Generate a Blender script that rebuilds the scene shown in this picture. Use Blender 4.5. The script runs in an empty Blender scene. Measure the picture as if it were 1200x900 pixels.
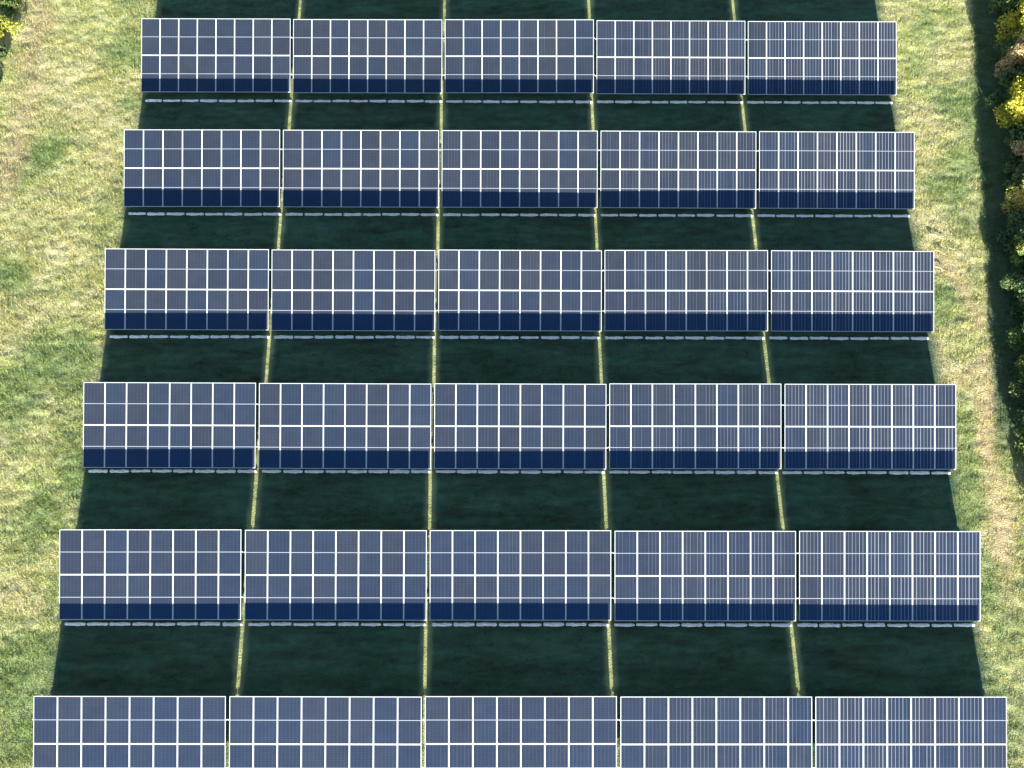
import bpy, math, random
import numpy as np
from mathutils import Vector, Matrix

random.seed(7)
RNG = np.random.default_rng(11)
scene = bpy.context.scene
COL = scene.collection
R = math.radians

# ------------------------------------------------------------------ camera
F_PX = 1303.0
CAM = np.array([-0.607, 0.0, 53.0])
PITCH, YAW, ROLL = R(22.29), R(-0.54), R(0.6326)

def cam_axes():
    f = np.array([0, math.sin(PITCH), -math.cos(PITCH)])
    u = np.array([0, math.cos(PITCH), math.sin(PITCH)])
    r = np.array([1.0, 0, 0])
    c, s = math.cos(YAW), math.sin(YAW)
    z = np.array([[c, -s, 0], [s, c, 0], [0, 0, 1]])
    f, u, r = z @ f, z @ u, z @ r
    c, s = math.cos(ROLL), math.sin(ROLL)
    return f, r * c + u * s, u * c - r * s

AF, AR, AU = cam_axes()

def at(x, y, z=0.0):
    """photo pixel (1200 x 900) -> world point at height z"""
    d = AF * F_PX + AR * (x - 600) - AU * (y - 450)
    t = (z - CAM[2]) / d[2]
    return CAM + d * t

cam = bpy.data.cameras.new('camera')
cam_o = bpy.data.objects.new('camera', cam)
COL.objects.link(cam_o)
m = Matrix.Identity(4)
for i in range(3):
    m[i][0], m[i][1], m[i][2], m[i][3] = AR[i], AU[i], -AF[i], CAM[i]
cam_o.matrix_world = m
cam.sensor_fit = 'HORIZONTAL'
cam.sensor_width = 36
cam.lens = F_PX / 1200 * 36
cam.clip_end = 6000
scene.camera = cam_o

# ------------------------------------------------------------------ light
SUN_EL, SUN_AZ = R(15.9), R(1.6)          # low winter sun from the south, a touch east
w = bpy.data.worlds.new('World')
scene.world = w
w.use_nodes = True
nt = w.node_tree
bg = nt.nodes['Background']
sky = nt.nodes.new('ShaderNodeTexSky')
sky.sky_type = 'NISHITA'
sky.sun_disc = False
sky.sun_elevation = SUN_EL
sky.sun_rotation = math.pi - SUN_AZ
sky.air_density = 1.0
sky.dust_density = 0.3
sky.ozone_density = 1.0
nt.links.new(sky.outputs[0], bg.inputs[0])
bg.inputs[1].default_value = 0.075
sl = bpy.data.lights.new('sun', 'SUN')
sl.energy = 5.0
sl.angle = R(0.5)
sl.color = (1.0, 0.95, 0.86)
so = bpy.data.objects.new('sun', sl)
COL.objects.link(so)
trav = Vector((-math.sin(SUN_AZ) * math.cos(SUN_EL), math.cos(SUN_AZ) * math.cos(SUN_EL), -math.sin(SUN_EL)))
so.rotation_euler = trav.to_track_quat('-Z', 'Y').to_euler()
so.location = (0, -40, 60)

scene.view_settings.view_transform = 'Standard'
scene.view_settings.look = 'None'
scene.view_settings.gamma = 1
scene.view_settings.use_curve_mapping = False
scene.view_settings.exposure = 1.92

# ------------------------------------------------------------------ helpers
def tag(o, label=None, cat=None, group=None, kind=None):
    if label: o['label'] = label
    if cat: o['category'] = cat
    if group: o['group'] = group
    if kind: o['kind'] = kind
    return o

def empty(name, loc, rz=0.0):
    o = bpy.data.objects.new(name, None)
    o.empty_display_size = 0.3
    o.location = loc
    o.rotation_euler = (0, 0, rz)
    COL.objects.link(o)
    return o

def link(name, me, parent=None, loc=(0, 0, 0)):
    o = bpy.data.objects.new(name, me)
    o.location = loc
    if parent: o.parent = parent
    COL.objects.link(o)
    return o

class MB:
    def __init__(self):
        self.v, self.f = [], []
    def box(self, a, b):
        x0, y0, z0 = a; x1, y1, z1 = b
        n = len(self.v)
        self.v += [(x0,y0,z0),(x1,y0,z0),(x1,y1,z0),(x0,y1,z0),(x0,y0,z1),(x1,y0,z1),(x1,y1,z1),(x0,y1,z1)]
        self.f += [(n,n+3,n+2,n+1),(n+4,n+5,n+6,n+7),(n,n+1,n+5,n+4),(n+1,n+2,n+6,n+5),(n+2,n+3,n+7,n+6),(n+3,n,n+4,n+7)]
        return self
    def tube(self, pts, rad, sides=7):
        n0 = len(self.v)
        pts = [Vector(p) for p in pts]
        for i, p in enumerate(pts):
            d = (pts[min(i+1, len(pts)-1)] - pts[max(i-1, 0)]).normalized()
            a = d.orthogonal().normalized(); b = d.cross(a)
            for k in range(sides):
                t = 2 * math.pi * k / sides
                self.v.append(tuple(p + (a * math.cos(t) + b * math.sin(t)) * rad[i]))
        for i in range(len(pts)-1):
            for k in range(sides):
                k2 = (k + 1) % sides
                self.f.append((n0+i*sides+k, n0+i*sides+k2, n0+(i+1)*sides+k2, n0+(i+1)*sides+k))
        self.f.append(tuple(n0+k for k in reversed(range(sides))))
        self.f.append(tuple(n0+(len(pts)-1)*sides+k for k in range(sides)))
        return self
    def mesh(self, name, mat):
        me = bpy.data.meshes.new(name)
        me.from_pydata(self.v, [], self.f)
        me.materials.append(mat)
        me.update()
        return me

def np_mesh(name, verts, faces, mat, cols=None, smooth=False):
    """verts (n,3), faces (m,k) of constant k, cols (n,3) per vertex"""
    me = bpy.data.meshes.new(name)
    k = faces.shape[1]
    me.vertices.add(len(verts))
    me.vertices.foreach_set('co', verts.astype(np.float32).ravel())
    me.loops.add(faces.size)
    me.loops.foreach_set('vertex_index', faces.astype(np.int32).ravel())
    me.polygons.add(len(faces))
    me.polygons.foreach_set('loop_start', (np.arange(len(faces)) * k).astype(np.int32))
    me.polygons.foreach_set('use_smooth', np.full(len(faces), smooth))
    me.update(calc_edges=True)
    if cols is not None:
        a = me.attributes.new('tint', 'FLOAT_COLOR', 'POINT')
        c4 = np.ones((len(verts), 4), np.float32); c4[:, :3] = cols
        a.data.foreach_set('color', c4.ravel())
    me.materials.append(mat)
    me.validate()
    return me

def vnoise(x, y, scale, seed):
    """smooth value noise 0..1"""
    r = np.random.default_rng(seed).random((256, 256))
    u, v = x / scale + 57.3, y / scale + 91.7
    iu, iv = np.floor(u).astype(int), np.floor(v).astype(int)
    fu, fv = u - iu, v - iv
    fu, fv = fu*fu*(3-2*fu), fv*fv*(3-2*fv)
    g = lambda a, b: r[a % 256, b % 256]
    return (g(iu,iv)*(1-fu)+g(iu+1,iv)*fu)*(1-fv) + (g(iu,iv+1)*(1-fu)+g(iu+1,iv+1)*fu)*fv

def fbm(x, y, scale, seed, oct=4):
    s = 0; a = 1; t = 0
    for i in range(oct):
        s = s + a * vnoise(x, y, scale / 2**i, seed + i); t += a; a *= .55
    return s / t

# ------------------------------------------------------------------ materials
def mat(name):
    mm = bpy.data.materials.new(name)
    mm.use_nodes = True
    return mm, mm.node_tree, mm.node_tree.nodes['Principled BSDF']

def N(t, typ, **kw):
    n = t.nodes.new(typ)
    for k, v in kw.items(): setattr(n, k, v)
    return n

def math_node(t, op, a, b=None, clamp=False):
    n = N(t, 'ShaderNodeMath', operation=op, use_clamp=clamp)
    for i, q in enumerate((a, b)):
        if q is None: continue
        if isinstance(q, (int, float)): n.inputs[i].default_value = q
        else: t.links.new(q, n.inputs[i])
    return n.outputs[0]

def simple(name, col, rough=.6, metal=0.0, var=.12, scale=8):
    mm, t, b = mat(name)
    nz = N(t, 'ShaderNodeTexNoise'); nz.inputs['Scale'].default_value = scale
    tc = N(t, 'ShaderNodeTexCoord'); t.links.new(tc.outputs['Object'], nz.inputs['Vector'])
    mx = N(t, 'ShaderNodeMix', data_type='RGBA')
    t.links.new(nz.outputs['Fac'], mx.inputs['Factor'])
    mx.inputs['A'].default_value = (*[c*(1-var) for c in col], 1)
    mx.inputs['B'].default_value = (*[min(1, c*(1+var)) for c in col], 1)
    t.links.new(mx.outputs['Result'], b.inputs['Base Color'])
    b.inputs['Roughness'].default_value = rough
    b.inputs['Metallic'].default_value = metal
    return mm

M_FRAME = simple('anodised_aluminium', (.43, .46, .47), .45, 0.0, .1)
M_STEEL = simple('galvanised_steel', (.45, .47, .48), .5, .4)
M_STRIP = simple('matte', (.96, .96, .93), .7, 0, .02, 20)
M_BARK = simple('bark', (.10, .075, .05), .9, 0, .3, 12)
M_TWIG = simple('dry_wood', (.36, .30, .21), .9, 0, .2, 12)

def cell_material():
    mm, t, b = mat('solar_cells')
    uv = N(t, 'ShaderNodeUVMap')
    sep = N(t, 'ShaderNodeSeparateXYZ'); t.links.new(uv.outputs[0], sep.inputs[0])
    U, V = sep.outputs[0], sep.outputs[1]
    oi = N(t, 'ShaderNodeObjectInfo')
    sc = N(t, 'ShaderNodeSeparateColor'); t.links.new(oi.outputs['Color'], sc.inputs[0])
    stripe, hue, bri = sc.outputs
    def line(c, n, width):
        # 1 near the multiples of 1/n
        f = math_node(t, 'FRACT', math_node(t, 'ADD', math_node(t, 'MULTIPLY', c, n), .5))
        d = math_node(t, 'ABSOLUTE', math_node(t, 'SUBTRACT', f, .5))
        return math_node(t, 'SUBTRACT', 1.0, math_node(t, 'DIVIDE', d, width), True)
    # per-cell column noise, so that the pale gaps are of uneven strength
    ci = math_node(t, 'ROUND', math_node(t, 'MULTIPLY', U, 6.0))
    wn = N(t, 'ShaderNodeTexWhiteNoise', noise_dimensions='2D')
    cb = N(t, 'ShaderNodeCombineXYZ')
    t.links.new(ci, cb.inputs[0]); t.links.new(math_node(t, 'MULTIPLY', oi.outputs['Random'], 97.0), cb.inputs[1])
    t.links.new(cb.outputs[0], wn.inputs['Vector'])
    lcol = line(U, 6.0, .13)
    lrow = line(V, 24.0, .13)
    lbus = line(U, 30.0, .3)
    lmid = math_node(t, 'LESS_THAN', math_node(t, 'ABSOLUTE', math_node(t, 'SUBTRACT', V, .5)), .007)
    # base cell colour
    ramp = N(t, 'ShaderNodeMix', data_type='RGBA')
    ramp.inputs['A'].default_value = (.0174, .0214, .0280, 1)
    ramp.inputs['B'].default_value = (.0132, .0204, .0335, 1)
    t.links.new(hue, ramp.inputs['Factor'])
    nz = N(t, 'ShaderNodeTexNoise'); nz.inputs['Scale'].default_value = 1.6
    tc = N(t, 'ShaderNodeTexCoord'); t.links.new(tc.outputs['Object'], nz.inputs['Vector'])
    off = N(t, 'ShaderNodeVectorMath', operation='ADD')
    t.links.new(tc.outputs['Object'], off.inputs[0]); t.links.new(oi.outputs['Location'], off.inputs[1])
    t.links.new(off.outputs[0], nz.inputs['Vector'])
    k = math_node(t, 'MULTIPLY', math_node(t, 'ADD', math_node(t, 'MULTIPLY', nz.outputs['Fac'], .5), .75), math_node(t, 'ADD', math_node(t, 'MULTIPLY', bri, .2), .9))
    cm = N(t, 'ShaderNodeMix', data_type='RGBA', blend_type='MULTIPLY')
    cm.inputs['Factor'].default_value = 1
    t.links.new(ramp.outputs['Result'], cm.inputs['A'])
    kc = N(t, 'ShaderNodeCombineColor')
    for i in range(3): t.links.new(k, kc.inputs[i])
    t.links.new(kc.outputs[0], cm.inputs['B'])
    # pale gaps between the cells
    s1 = math_node(t, 'MULTIPLY', math_node(t, 'MULTIPLY', lcol, stripe), math_node(t, 'ADD', math_node(t, 'MULTIPLY', wn.outputs['Value'], .9), .25))
    s2 = math_node(t, 'MULTIPLY', lrow, .10)
    s3 = math_node(t, 'MULTIPLY', lbus, .05)
    s4 = math_node(t, 'MULTIPLY', lcol, .08)
    fac = math_node(t, 'MAXIMUM', math_node(t, 'MAXIMUM', s1, s2), math_node(t, 'MAXIMUM', s3, s4), True)
    mx = N(t, 'ShaderNodeMix', data_type='RGBA')
    t.links.new(fac, mx.inputs['Factor']); t.links.new(cm.outputs['Result'], mx.inputs['A'])
    mx.inputs['B'].default_value = (.25, .27, .30, 1)
    m2 = N(t, 'ShaderNodeMix', data_type='RGBA')
    t.links.new(lmid, m2.inputs['Factor']); t.links.new(mx.outputs['Result'], m2.inputs['A'])
    m2.inputs['B'].default_value = (.26, .29, .33, 1)
    t.links.new(m2.outputs['Result'], b.inputs['Base Color'])
    b.inputs['Roughness'].default_value = .12
    b.inputs['Specular IOR Level'].default_value = 1.0
    b.inputs['Specular Tint'].default_value = (.0, .36, 1.0, 1)
    return mm
M_CELL = cell_material()

def tint_material(name, rough=.85, trans=0.0, noise=.25, nscale=3.0, bump=0.0):
    mm, t, b = mat(name)
    at_ = N(t, 'ShaderNodeAttribute', attribute_name='tint')
    nz = N(t, 'ShaderNodeTexNoise'); nz.inputs['Scale'].default_value = nscale; nz.inputs['Detail'].default_value = 6
    ge = N(t, 'ShaderNodeNewGeometry'); t.links.new(ge.outputs['Position'], nz.inputs['Vector'])
    k = math_node(t, 'ADD', math_node(t, 'MULTIPLY', nz.outputs['Fac'], 2*noise), 1-noise)
    kc = N(t, 'ShaderNodeCombineColor')
    for i in range(3): t.links.new(k, kc.inputs[i])
    mx = N(t, 'ShaderNodeMix', data_type='RGBA', blend_type='MULTIPLY'); mx.inputs['Factor'].default_value = 1
    t.links.new(at_.outputs['Color'], mx.inputs['A']); t.links.new(kc.outputs[0], mx.inputs['B'])
    t.links.new(mx.outputs['Result'], b.inputs['Base Color'])
    b.inputs['Roughness'].default_value = rough
    b.inputs['Specular IOR Level'].default_value = .15
    if bump:
        n2 = N(t, 'ShaderNodeTexNoise'); n2.inputs['Scale'].default_value = 14; n2.inputs['Detail'].default_value = 5
        t.links.new(ge.outputs['Position'], n2.inputs['Vector'])
        bp = N(t, 'ShaderNodeBump'); bp.inputs['Strength'].default_value = 1; bp.inputs['Distance'].default_value = bump
        t.links.new(n2.outputs['Fac'], bp.inputs['Height']); t.links.new(bp.outputs[0], b.inputs['Normal'])
    if trans:
        tr = N(t, 'ShaderNodeBsdfTranslucent'); t.links.new(mx.outputs['Result'], tr.inputs['Color'])
        ms = N(t, 'ShaderNodeMixShader'); ms.inputs[0].default_value = trans
        out = t.nodes['Material Output']
        t.links.new(b.outputs[0], ms.inputs[1]); t.links.new(tr.outputs[0], ms.inputs[2]); t.links.new(ms.outputs[0], out.inputs[0])
    return mm
M_GROUND = tint_material('soil_and_turf', .95, 0, .3, 2.0, .05)
M_GRASS = tint_material('grass_blades', .8, .35, .2, 1.2)
M_LEAF = tint_material('leaves', .7, .3, .1, 2.0)

# ------------------------------------------------------------------ the rows
MW, ML, MGX, MGY = 1.0598, 2.102, .002, .008
TILT = R(21.7)
TW = 8*MW + 7*MGX                       # 8.492
TL = 2*ML + MGY                         # 4.212
PITCH_X = TW + .160
Z_LOW = .60
ZTOP = Z_LOW + TL*math.sin(TILT)
CT, ST = math.cos(TILT), math.sin(TILT)
ROW_PX = [23.6, 153.2, 293.3, 449.2, 621.4, 816.1]     # top edges at the column centre
ROW_DZ = [-.04, -.06, -.04, .02, .04, .02]
ROW_Y = []                               # y of the low edge
for py, dz in zip(ROW_PX, ROW_DZ):
    ROW_Y.append(at(608, py, ZTOP + dz)[1] - TL*CT)

def ground_z(y):
    ys = np.array([-50] + ROW_Y[::-1] + [ROW_Y[0] + 40])
    zs = np.array([.02] + ROW_DZ[::-1] + [.02])
    return np.interp(y, ys, zs)

# ------------------------------------------------------------------ ground colours
def seg_dist(x, y, pts):
    d = np.full(x.shape, 1e9)
    for (a, b) in zip(pts[:-1], pts[1:]):
        ax, ay, bx, by = a[0], a[1], b[0], b[1]
        t = np.clip(((x-ax)*(bx-ax)+(y-ay)*(by-ay))/((bx-ax)**2+(by-ay)**2), 0, 1)
        d = np.minimum(d, np.hypot(x-ax-t*(bx-ax), y-ay-t*(by-ay)))
    return d
P = lambda *q: [at(a, b)[:2] for a, b in q]
DIRT_R = P((1146, 330), (1150, 380), (1157, 425), (1156, 480), (1156, 520), (1163, 560), (1172, 600), (1180, 660), (1186, 740), (1196, 830), (1200, 900))
DIRT_B = P((1105, 465), (1135, 440), (1158, 412))
DIRT_C = P((1097, 300), (1125, 330), (1148, 375))
TAN_L = P((48, -10), (38, 60), (30, 110), (18, 170), (2, 230))
GREEN = [(78, 405, 1.6), (62, 395, 1.2), (30, 790, 1.8), (50, 850, 1.6), (95, 560, 1.), (40, 600, 1.2), (60, 690, .8), (1082, 30, 1.2), (1110, 120, 1.2), (1070, 75, 1.), (1118, 20, 1.),
         (1130, 190, 1.6), (1118, 215, 1.2), (1102, 345, .9), (1100, 370, .8), (1128, 500, 1.2), (1125, 560, 1.2), (1128, 595, 1.3), (1180, 680, 1.5), (1195, 740, 1.4), (1185, 860, 2.), (1165, 700, 1.), (10, 320, 1.6), (5, 470, 1.4), (150, 60, 1.4), (152, 120, .8), (25, 215, 1.6), (60, 180, 1.2), (1195, 650, 1.2)]
STRAW = [(1090, 150, 1.5), (1080, 180, 1.5), (1092, 260, 2.), (1120, 300, 1.6), (70, 230, 2.2), (60, 300, 2.), (20, 370, 2.2), (40, 700, 1.3), (90, 100, 2.4), (110, 200, 2.), (1060, 20, 1.), (1175, 640, 1.3)]

def base_colour(x, y):
    straw = np.array([.515, .475, .265]); yg = np.array([.425, .44, .19]); gr = np.array([.20, .27, .11]); tan = np.array([.50, .39, .26]); soil = np.array([.53, .41, .235])
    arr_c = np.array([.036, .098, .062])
    n1 = fbm(x, y, 5.0, 3); n2 = fbm(x*.6, y*1.5, 1.1, 21); n3 = fbm(x, y, 2.2, 43)
    g = np.zeros_like(x); s = np.zeros_like(x)
    for px, py, r in GREEN:
        c = at(px, py); g = np.maximum(g, np.exp(-((x-c[0])**2+(y-c[1])**2)/(r*r)))
    for px, py, r in STRAW:
        c = at(px, py); s = np.maximum(s, np.exp(-((x-c[0])**2+(y-c[1])**2)/(r*r)))
    wg = np.clip((n1-.5)*1.8 + (n3-.5)*2.0 + .0 + (fbm(x*1.3, y*.07, 1.6, 33)-.5)*1.5 + 1.1*g - .7*s + (n2-.5)*.9, 0, 1)
    ws = np.clip((n2-.42)*2.2 + .42 + .6*s - .6*g, 0, 1)
    c = yg + (straw-yg)*ws[..., None]
    c = c + (gr-c)*(wg*.8)[..., None]
    # worn tan band on the left, bare earth path on the right
    d = seg_dist(x, y, TAN_L); k = np.clip(1.15-d/1.1, 0, 1)*np.clip(.3+1.1*n3, 0, 1)*.75
    c = c + (tan-c)*k[..., None]
    d = seg_dist(x, y, DIRT_R)
    fade = np.clip((at(600, 560)[1]+9 - y)/6, 0, 1) * np.clip((y-9)/8+.15, .2, 1)
    k = np.clip(1.4-d/.62 + (n2-.5)*1.1, 0, 1)*np.clip(-.15+2.0*fbm(x*1.6, y*.6, 2.4, 47), .12, 1)*fade
    for pts, ww in ((DIRT_B, .3), (DIRT_C, .5)):
        k = np.maximum(k, np.clip(1.3-seg_dist(x, y, pts)/ww, 0, 1)*.65)
    c = c + (soil-c)*k[..., None]
    dirt = k
    # greener turf between the tables, its colour darkened further to deepen their shade
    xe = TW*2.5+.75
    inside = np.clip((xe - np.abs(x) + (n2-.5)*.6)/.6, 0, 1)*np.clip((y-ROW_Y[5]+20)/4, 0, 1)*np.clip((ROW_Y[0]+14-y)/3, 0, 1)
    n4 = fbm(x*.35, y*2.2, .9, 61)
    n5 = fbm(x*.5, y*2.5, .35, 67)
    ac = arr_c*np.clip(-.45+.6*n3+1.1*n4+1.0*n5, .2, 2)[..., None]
    # sun strips between neighbouring tables, painted into the turf as a paler colour
    sun_lane = (x + .10 + PITCH_X/2) % PITCH_X
    sun_lane = np.minimum(sun_lane, PITCH_X-sun_lane)
    sun_lane = np.clip(1.3 - sun_lane/.27 + (n2-.5)*.8, 0, 1)
    sun_lane = sun_lane*(np.abs(x) < 2*PITCH_X)
    ac = ac + (yg-ac)*(sun_lane*np.clip(.25+1.1*fbm(x, y, .6, 91), 0, 1))[..., None]
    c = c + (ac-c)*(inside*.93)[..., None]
    # darker green along the foot of the hedge
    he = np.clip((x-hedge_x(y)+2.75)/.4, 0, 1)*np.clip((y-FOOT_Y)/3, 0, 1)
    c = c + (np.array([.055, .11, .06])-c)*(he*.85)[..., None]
    return c, dirt, inside, he

FOOT_Y = at(1190, 560)[1]
H0, H1 = at(1151, 0), at(1187, 575)
def hedge_x(y):
    """x of the hedge's trunks"""
    return H1[0] + (H0[0]-H1[0])*(y-H1[1])/(H0[1]-H1[1]) + 1.85

# ------------------------------------------------------------------ ground
def axis(lo, hi, step, far):
    a = list(np.arange(lo, hi + 1e-6, step))
    l, h, s = [], [], step
    v = lo
    while v > -far: s *= 1.6; v -= s; l.append(v)
    s = step; v = hi
    while v < far: s *= 1.6; v += s; h.append(v)
    return np.array(l[::-1] + a + h)
gx, gy = axis(-34, 34, .11, 2200), axis(-1, 54, .11, 2200)
X, Y = np.meshgrid(gx, gy)
x, y = X.ravel(), Y.ravel()
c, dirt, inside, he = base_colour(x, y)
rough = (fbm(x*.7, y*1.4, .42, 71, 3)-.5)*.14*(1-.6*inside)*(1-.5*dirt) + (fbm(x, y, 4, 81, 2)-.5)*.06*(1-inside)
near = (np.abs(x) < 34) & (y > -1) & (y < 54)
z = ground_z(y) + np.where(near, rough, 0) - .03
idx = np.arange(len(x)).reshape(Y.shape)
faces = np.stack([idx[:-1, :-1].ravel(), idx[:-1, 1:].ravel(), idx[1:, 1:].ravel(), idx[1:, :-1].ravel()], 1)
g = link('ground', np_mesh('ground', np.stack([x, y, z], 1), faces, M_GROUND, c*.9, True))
tag(g, 'field of dry yellow green grass under and around the solar tables', 'ground', kind='structure')

def blades(n_clump, xr, yr, per, keep, length, width, flat, seed, spread=.10):
    r = np.random.default_rng(seed)
    cx = r.uniform(*xr, n_clump); cy = r.uniform(*yr, n_clump)
    k = keep(cx, cy, r); cx, cy = cx[k], cy[k]
    n = len(cx)
    size = (.55 + .9*r.random(n)**1.5) * (.6 + .8*fbm(cx, cy, 1.3, seed+5))
    cx = np.repeat(cx, per); cy = np.repeat(cy, per); size = np.repeat(size, per)
    ctone = np.repeat(.86+.36*r.random(n), per)
    cyel = np.repeat(r.random(n), per)
    N_ = len(cx)
    a = r.uniform(0, 2*np.pi, N_)
    # mown stems lie mostly across the picture
    ox, oy = r.normal(0, spread*1.4, N_)*size, r.normal(0, spread*.8, N_)*size
    bx, by = cx+ox, cy+oy
    L = length*size*(.6+.8*r.random(N_)); lean = flat*(.5+.7*r.random(N_))
    dx, dy = np.cos(a)*1.25, np.sin(a)*.8
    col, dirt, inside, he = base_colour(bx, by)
    zz = ground_z(by) + (fbm(bx*.7, by*1.4, .42, 71, 3)-.5)*.14*(1-.6*inside)*(1-.5*dirt) + (fbm(bx, by, 4, 81, 2)-.5)*.06*(1-inside) - .045
    b0 = np.stack([bx - dy*width, by + dx*width, zz], 1)
    b1 = np.stack([bx + dy*width, by - dx*width, zz], 1)
    tp = np.stack([bx + dx*L*np.sin(lean), by + dy*L*np.sin(lean), zz + L*np.cos(lean)], 1)
    V = np.stack([b0, b1, tp], 1).reshape(-1, 3)
    Fc = np.arange(len(V)).reshape(-1, 3)
    tone = ctone*(.8+.4*r.random(N_))
    yel = np.array([1.12, 1.04, .8]); grn = np.array([.85, 1.03, .8])
    cc = col*tone[:, None]*(grn + (yel-grn)*cyel[:, None])
    C3 = np.repeat(np.clip(cc, 0, .8), 3, 0)
    return V, Fc, C3

def keep_out(cx, cy, r):
    c, dirt, inside, he = base_colour(cx, cy)
    dens = .35 + 1.1*fbm(cx*.7, cy*1.4, .8, 99)
    return (inside < .5) & (r.random(len(cx)) < dens*(1-.8*dirt))
def keep_in(cx, cy, r):
    c, dirt, inside, he = base_colour(cx, cy)
    return inside >= .5

o_parts = [blades(34000, (-33, -20.5), (1, 48), 9, keep_out, .17, .018, 1.2, 5),
           blades(20000, (20.5, 30.5), (1, 48), 9, keep_out, .17, .018, 1.2, 6)]
def join(parts):
    V, Fs, C, n = [], [], [], 0
    for v, f, c in parts:
        V.append(v); Fs.append(f+n); C.append(c); n += len(v)
    return np.concatenate(V), np.concatenate(Fs), np.concatenate(C)
V, Fc, C3 = join(o_parts)
gr = link('meadow_grass', np_mesh('meadow_grass', V, Fc, M_GRASS, C3))
tag(gr, 'rough dry yellow green grass of the field around the solar tables', 'grass', kind='stuff')
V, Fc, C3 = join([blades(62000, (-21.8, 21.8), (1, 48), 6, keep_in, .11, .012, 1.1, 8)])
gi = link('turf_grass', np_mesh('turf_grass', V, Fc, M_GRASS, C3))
tag(gi, 'short dark green grass shaded between the rows of solar tables', 'grass', kind='stuff')

# ------------------------------------------------------------------ solar table
def slope_mesh(mb, name, mt):
    """local (x, s along the slope from the low edge, n off the plane) -> table space"""
    mb.v = [(a, s*CT - n*ST, Z_LOW + s*ST + n*CT) for a, s, n in mb.v]
    return mb.mesh(name, mt)

FR = .029                                  # frame face width
def panel_mesh():
    me = bpy.data.meshes.new('solar_panel')
    a, b = MW/2-FR+.003, ML/2-FR+.003
    vs = [(-a, -b, .027), (a, -b, .027), (a, b, .027), (-a, b, .027), (-a, -b, .019), (a, -b, .019), (a, b, .019), (-a, b, .019)]
    me.from_pydata([(x_, s*CT-n*ST, s*ST+n*CT) for x_, s, n in vs], [], [(0,1,2,3), (7,6,5,4), (0,4,5,1), (1,5,6,2), (2,6,7,3), (3,7,4,0)])
    uvl = me.uv_layers.new(name='UVMap')
    uvs = [(0,0), (1,0), (1,1), (0,1)]
    for li, l in enumerate(me.loops):
        uvl.data[li].uv = uvs[l.vertex_index % 4]
    me.materials.append(M_CELL)
    return me
def frame_mesh():
    mb = MB(); a, b, h = MW/2, ML/2, .035
    mb.box((-a, -b, 0), (a, -b+FR, h)); mb.box((-a, b-FR, 0), (a, b, h))
    mb.box((-a, -b+FR, 0), (-a+FR, b-FR, h)); mb.box((a-FR, -b+FR, 0), (a, b-FR, h))
    mb.v = [(x_, s*CT-n*ST, s*ST+n*CT) for x_, s, n in mb.v]
    return mb.mesh('frame', M_FRAME)

PROTO = None
def make_table():
    root = empty('solar_table', (0, 0, 0))
    pm, fm = panel_mesh(), frame_mesh()
    for j in range(2):
        for i in range(8):
            xx = -TW/2 + MW/2 + i*(MW+MGX)
            s = ML/2 + j*(ML+MGY)
            p = link('solar_panel', pm, root, (xx, s*CT, Z_LOW+s*ST))
            link('frame', fm, p)
    for s, ex in ((.30, -.02), (ML*.5, .072), (ML*1.5+MGY, .072), (TL-.30, -.02)):
        mb = MB(); mb.box((-TW/2-ex, s-.025, -.065), (TW/2+ex, s+.025, -.004))
        link('purlin', slope_mesh(mb, 'purlin', M_STEEL), root)
    for xx in (-3.2, 0, 3.2):
        mb = MB(); mb.box((xx-.03, .3, -.15), (xx+.03, 3.95, -.068))
        link('rafter', slope_mesh(mb, 'rafter', M_STEEL), root)
        for s in (.95, 3.25):
            top = (xx, s*CT + .15*ST, Z_LOW + s*ST - .15*CT - .01)
            mb = MB(); mb.box((xx-.045, top[1]-.045, -.3), (xx+.045, top[1]+.045, top[2]))
            link('post', mb.mesh('post', M_STEEL), root)
    return root
def copy_tree(o, parent=None):
    c_ = o.copy(); COL.objects.link(c_)
    if parent: c_.parent = parent
    for ch in o.children: copy_tree(ch, c_)
    return c_

ROWN = ['topmost row', 'second row from top', 'third row from top', 'fourth row from top', 'fifth row from top', 'bottom row']
COLN = ['leftmost', 'second from left', 'middle', 'second from right', 'rightmost']
LOOK = ['plain blue grey', 'plain blue grey', 'faintly lined blue grey', 'lightly striped blue grey', 'strongly pale striped']
STR = [0.0, .03, .12, .34, 1.15]
proto = make_table()
tables = []
for ri in range(6):
    for ci in range(5):
        o = proto if (ri, ci) == (0, 0) else copy_tree(proto)
        o.location = ((ci-2)*PITCH_X, ROW_Y[ri], ROW_DZ[ri])
        tables.append((o, ri, ci))
for o, ri, ci in tables:
    rr = random.Random(ri*10+ci)
    o.location.y += rr.uniform(-.02, .02)
    o.location.z += rr.uniform(-.025, .025)
    o.rotation_euler = (rr.uniform(-.003, .003), rr.uniform(-.0035, .0035), rr.uniform(-.0015, .0015))
    tag(o, f'{LOOK[ci]} solar table, {COLN[ci]} in the {ROWN[ri]}', 'solar table', 'solar tables standing in rows on the grass')
    for q in o.children:
        if not q.name.startswith('solar_panel'): continue
        i = (q.location.x + TW/2)/TW            # 0..1 across the table
        st = STR[ci]
        if ci == 4: st *= (.35 + .9*i) if ri < 5 else (1.0 - .55*i)
        if ci == 3: st *= (.4 + 1.0*i)
        q.color = (min(1, st*rr.uniform(.7, 1.3)), rr.random()**1.4, rr.random(), 1)

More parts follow.
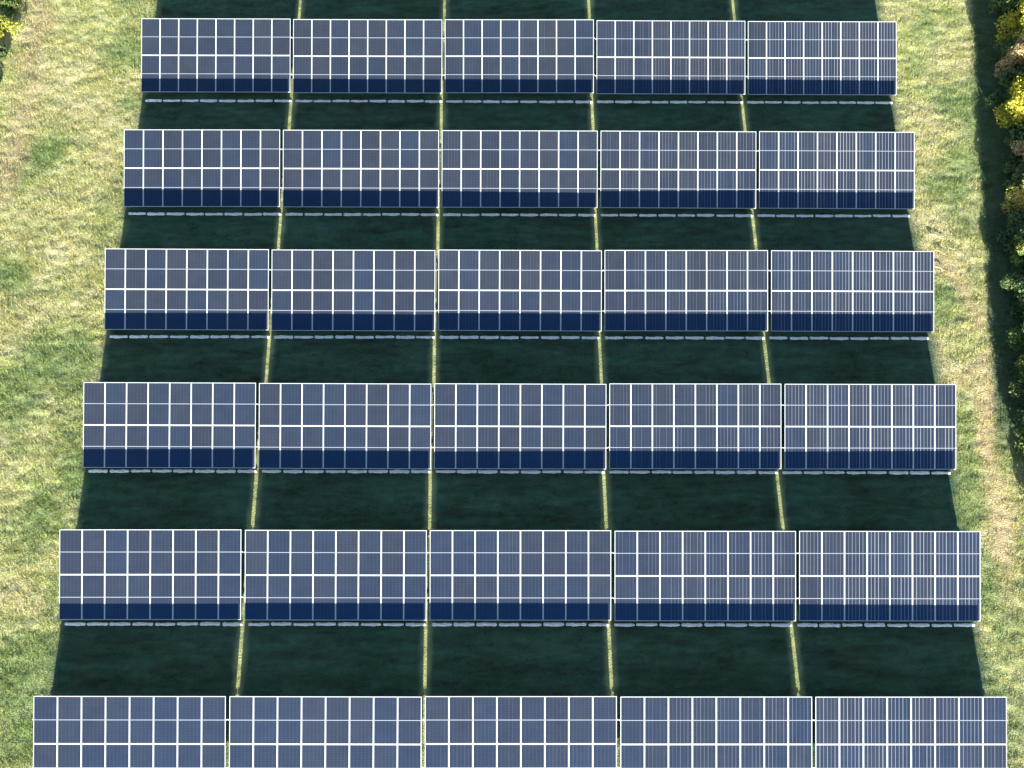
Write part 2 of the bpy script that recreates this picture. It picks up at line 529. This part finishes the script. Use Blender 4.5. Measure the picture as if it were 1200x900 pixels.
# ------------------------------------------------------------------ white strips on the ground below the low edges
def strip_mesh(k):
    rr = random.Random(100+k)
    nx, ny = 24, 6
    Lx, Wy = 1.0, .16
    V, Fc = [], []
    e0 = [rr.uniform(-.3, .3) for _ in range(6)]
    for i in range(nx+1):
        u = i/nx
        end = min(1, 14*u, 14*(1-u))**.5 if 0 < u < 1 else .05
        hw = Wy/2*(.55+.45*end)*(1+.10*math.sin(u*9+e0[0]*9)+.05*math.sin(u*23+e0[1]*9))
        cy = .006*math.sin(u*7+e0[2]*9)
        for j in range(ny+1):
            t = 2*j/ny-1
            V.append(((u-.5)*Lx*(1+.02*e0[4]), cy + t*hw*(1+.1*rr.uniform(-1, 1)), .065*end*(1-t*t)**.7*(1+.3*math.sin(u*13+t*3+e0[3]*9)) - .02))
    for i in range(nx):
        for j in range(ny):
            a = i*(ny+1)+j
            Fc.append((a, a+ny+1, a+ny+2, a+1))
    me = bpy.data.meshes.new('white_strip'); me.from_pydata(V, [], Fc); me.materials.append(M_STRIP)
    for p in me.polygons: p.use_smooth = True
    return me
strips = [strip_mesh(k) for k in range(6)]
ORD = ['leftmost', 'second', 'third', 'fourth', 'fifth', 'sixth', 'seventh', 'rightmost']
DASH_PX = [118.5, 251.0, 395.0, 553.0, 732.0]
for ri in range(5):
    yy = at(608, DASH_PX[ri], .03)[1]
    for ci in range(5):
        for i in range(8):
            xx = (ci-2)*PITCH_X - TW/2 + MW/2 + i*(MW+MGX)
            o = link('white_strip', strips[random.randrange(6)], None, (xx + random.uniform(-.015, .015), yy + random.uniform(-.012, .012), ROW_DZ[ri] + .03))
            o.scale = (random.uniform(.96, 1.01), random.uniform(.85, 1.1), 1)
            tag(o, f'{ORD[i]} white strip below the {COLN[ci]} solar table, {ROWN[ri]}', 'frost strip', 'white strips on the grass below the solar tables')

# ------------------------------------------------------------------ trees and shrubs
def tree(name, loc, h, r, palette, seed, leaves=10000, leaf=.085, label='', group=None, low=.10):
    rr = np.random.default_rng(seed); rd = random.Random(seed)
    root = empty(name, loc, rd.uniform(0, 6.28))
    tag(root, label, 'tree' if name.endswith('tree') else 'shrub', group)
    mb = MB()
    tips = []
    tr_ = .03*h
    lean = Vector((rd.uniform(-.1, .1), rd.uniform(-.1, .1), 0))
    trunk = [Vector((0, 0, -.2)) , Vector((0, 0, h*.2)) + lean*h*.3, Vector((0, 0, h*.45)) + lean*h*.7, Vector((0, 0, h*.8)) + lean*h]
    mb.tube(trunk, [tr_*1.25, tr_, tr_*.7, tr_*.2], 8)
    tips.append((trunk[-1], .8)); tips.append((trunk[2], .9))
    nl = 17
    for i in range(nl):
        t = .07 + .66*i/nl
        b0 = Vector((0, 0, h*t)) + lean*h*t
        an = i*2.4 + rd.uniform(-.5, .5)
        prof = (1.06 - .95*t)**.8
        ln = r*(.55+.45*rd.random())*prof
        d = Vector((math.cos(an), math.sin(an), rd.uniform(.1, .45) + .5*t))
        mid = b0 + d*ln*.5 + Vector((0, 0, -.03*h)); end = b0 + d*ln
        mb.tube([b0, mid, end], [tr_*.45, tr_*.3, tr_*.1], 5)
        tips.append((end, rd.uniform(.7, 1.2))); tips.append((mid, rd.uniform(.5, .9)))
        for q in range(2):
            d2 = Vector((math.cos(an+rd.uniform(-1.2, 1.2)), math.sin(an+rd.uniform(-1.2, 1.2)), rd.uniform(-.3, .8)))
            e2 = mid + d2*ln*.5
            mb.tube([mid, e2], [tr_*.2, tr_*.06], 4)
            tips.append((e2, rd.uniform(.5, 1.0)))
    link('trunk', mb.mesh('trunk', M_BARK), root)
    # leaves in clumps round the limb tips
    cen = np.array([t[0] for t in tips]); sz = np.array([t[1] for t in tips])
    pick = rr.integers(0, len(cen), leaves)
    cs = r*.30*sz[pick]
    d = rr.normal(0, 1, (leaves, 3)); d /= np.linalg.norm(d, axis=1)[:, None]
    rad = cs*(rr.random(leaves)**.45)
    p = cen[pick] + d*rad[:, None]*np.array([1, 1, .85])
    ok = p[:, 2] > low*h*.3; p, pick, d = p[ok], pick[ok], d[ok]
    n = len(p)
    nor = d*.8 + rr.normal(0, .6, (n, 3)); nor /= np.linalg.norm(nor, axis=1)[:, None]
    t1 = np.cross(nor, rr.normal(0, 1, (n, 3))); t1 /= np.linalg.norm(t1, axis=1)[:, None]
    t2 = np.cross(nor, t1)
    s = leaf*(.6+.8*rr.random(n))[:, None]
    Vv = np.stack([p - t1*s, p - t2*s*.55, p + t1*s, p + t2*s*.55], 1).reshape(-1, 3)
    Fq = np.arange(4*n).reshape(-1, 4)
    pal = np.array(palette); ctone = rr.random(len(cen))[pick]
    kk = np.clip(ctone*.7 + rr.random(n)*.45 - .05, 0, .999)*(len(pal)-1)
    i0 = kk.astype(int); fr = (kk-i0)[:, None]
    cc = pal[i0]*(1-fr)+pal[np.minimum(i0+1, len(pal)-1)]*fr
    cc = cc*(.75+.5*rr.random(n))[:, None]
    link('crown', np_mesh('crown', Vv, Fq, M_LEAF, np.repeat(cc, 4, 0)), root)
    return root

YEL = [(.46, .42, .055), (.58, .53, .07), (.38, .40, .07)]
YGR = [(.34, .36, .07), (.46, .45, .08), (.26, .30, .07)]
TAN = [(.42, .33, .16), (.55, .42, .22), (.34, .27, .10)]
ORA = [(.45, .36, .08), (.52, .44, .13), (.34, .32, .09)]
GRN = [(.08, .14, .055), (.14, .20, .06), (.30, .32, .08)]
DGR = [(.06, .12, .06), (.10, .17, .07), (.17, .22, .08)]
hedge = [  # photo y of the base, height, radius, palette, word, offset in x
    (-62, 4.2, 1.6, YEL, 'yellow', .3), (-28, 3.0, 1.4, DGR, 'dark green', .1), (12, 5.2, 1.9, YEL, 'bright yellow crowned', .7), (34, 2.6, 1.3, DGR, 'low dark green', .0), (52, 4.2, 1.6, TAN, 'tan leaved', .3),
    (78, 2.3, 1.3, DGR, 'small dark green', .0), (108, 4.5, 1.9, YEL, 'large golden yellow', .0), (140, 2.5, 1.3, DGR, 'very dark green', .1), (166, 4.2, 1.6, TAN, 'pale beige leaved', .4), (190, 2.4, 1.3, DGR, 'short dark green', 0.),
    (218, 4.3, 1.7, ORA, 'orange yellow', .2), (252, 2.7, 1.5, DGR, 'bushy dark green', 0.), (292, 4.1, 1.6, GRN, 'green', .2), (330, 3.0, 1.6, DGR, 'broad dark green', .1),
    (375, 4.2, 1.6, GRN, 'sunlit topped green', .2), (420, 3.5, 1.6, GRN, 'mid green', .3), (465, 3.4, 1.6, DGR, 'dark green', .1), (512, 3.6, 1.6, GRN, 'green', .2), (562, 3.4, 1.6, GRN, 'leafy green', .3),
    (615, 3.5, 1.6, GRN, 'green', .3), (670, 3.6, 1.6, DGR, 'dark green', .3)]
names = {}
for k, (py, h, r, pal, word, ox) in enumerate(hedge):
    py2 = py + 42 - .05*max(0, py)
    yy = at(1180, py2)[1]
    if 230 < py < 640:
        h *= .62 if k % 2 else .88
        ox -= .55
    else:
        h *= .84
        ox -= .25
        if h < 2.7: r, ox = 1.6, ox + .1
    ox += max(0, py2 - 520)/130*1.0
    near_row = min(range(6), key=lambda i: abs(ROW_PX[i]+40-py))
    side = 'above' if py < ROW_PX[near_row]-5 else ('beside' if py < ROW_PX[near_row]+95 else 'below')
    lab = f'{word} hedge tree at the right edge, {side} the {ROWN[near_row]}'
    tree('hedge_tree', (hedge_x(yy)+ox, yy, 0), h, r, pal, 300+k, label=lab, group='trees of the hedge along the right edge')
for k, (px, py, h, r, pal, lab) in enumerate([
        (14, 8, .5, .7, GRN, 'dark green shrub in the top left corner, above the yellow one'),
        (4, 36, .8, 1.0, YGR, 'bright yellow shrub near the top left corner'),
        (1, 64, .38, .55, DGR, 'dark green shrub at the left edge below the yellow one'),
        (-7, 98, .3, .45, DGR, 'lowest dark green shrub on the left edge, beside the topmost row')]):
    b_ = at(px, py)
    tree('shrub', (b_[0], b_[1], 0), h, r, pal, 500+k, leaves=2600, leaf=.07, label=lab, group='shrubs in the top left corner')

# ------------------------------------------------------------------ fallen branches beside the third row
for k, (a, b_, wd, lab) in enumerate([
        ((1088, 275), (1108, 281), .035, 'pale fallen branch on grass above the right end of the third row'),
        ((1096, 294), (1109, 300), .03, 'short fallen branch touching the top right corner of the third row'),
        ((1096, 313), (1107, 318), .035, 'short pale branch beside the right end of the third row'),
        ((1112, 291), (1122, 298), .025, 'thin dark branch on straw right of the third row')]):
    p0, p1 = Vector(at(*a)), Vector(at(*b_))
    p0.z = p1.z = .06
    d = p1-p0; n = Vector((-d.y, d.x, 0))*.08
    mb = MB().tube([(0, 0, 0), d*.35+n+Vector((0, 0, .03)), d*.7-n*.4+Vector((0, 0, .02)), d], [wd, wd*.9, wd*.7, wd*.3], 6)
    mb.tube([d*.35+n, d*.5+n*4+Vector((0, 0, .04))], [wd*.5, wd*.15], 5)
    o = link('branch', mb.mesh('branch', M_TWIG), None, p0)
    tag(o, lab, 'branch', 'fallen branches beside the third row')
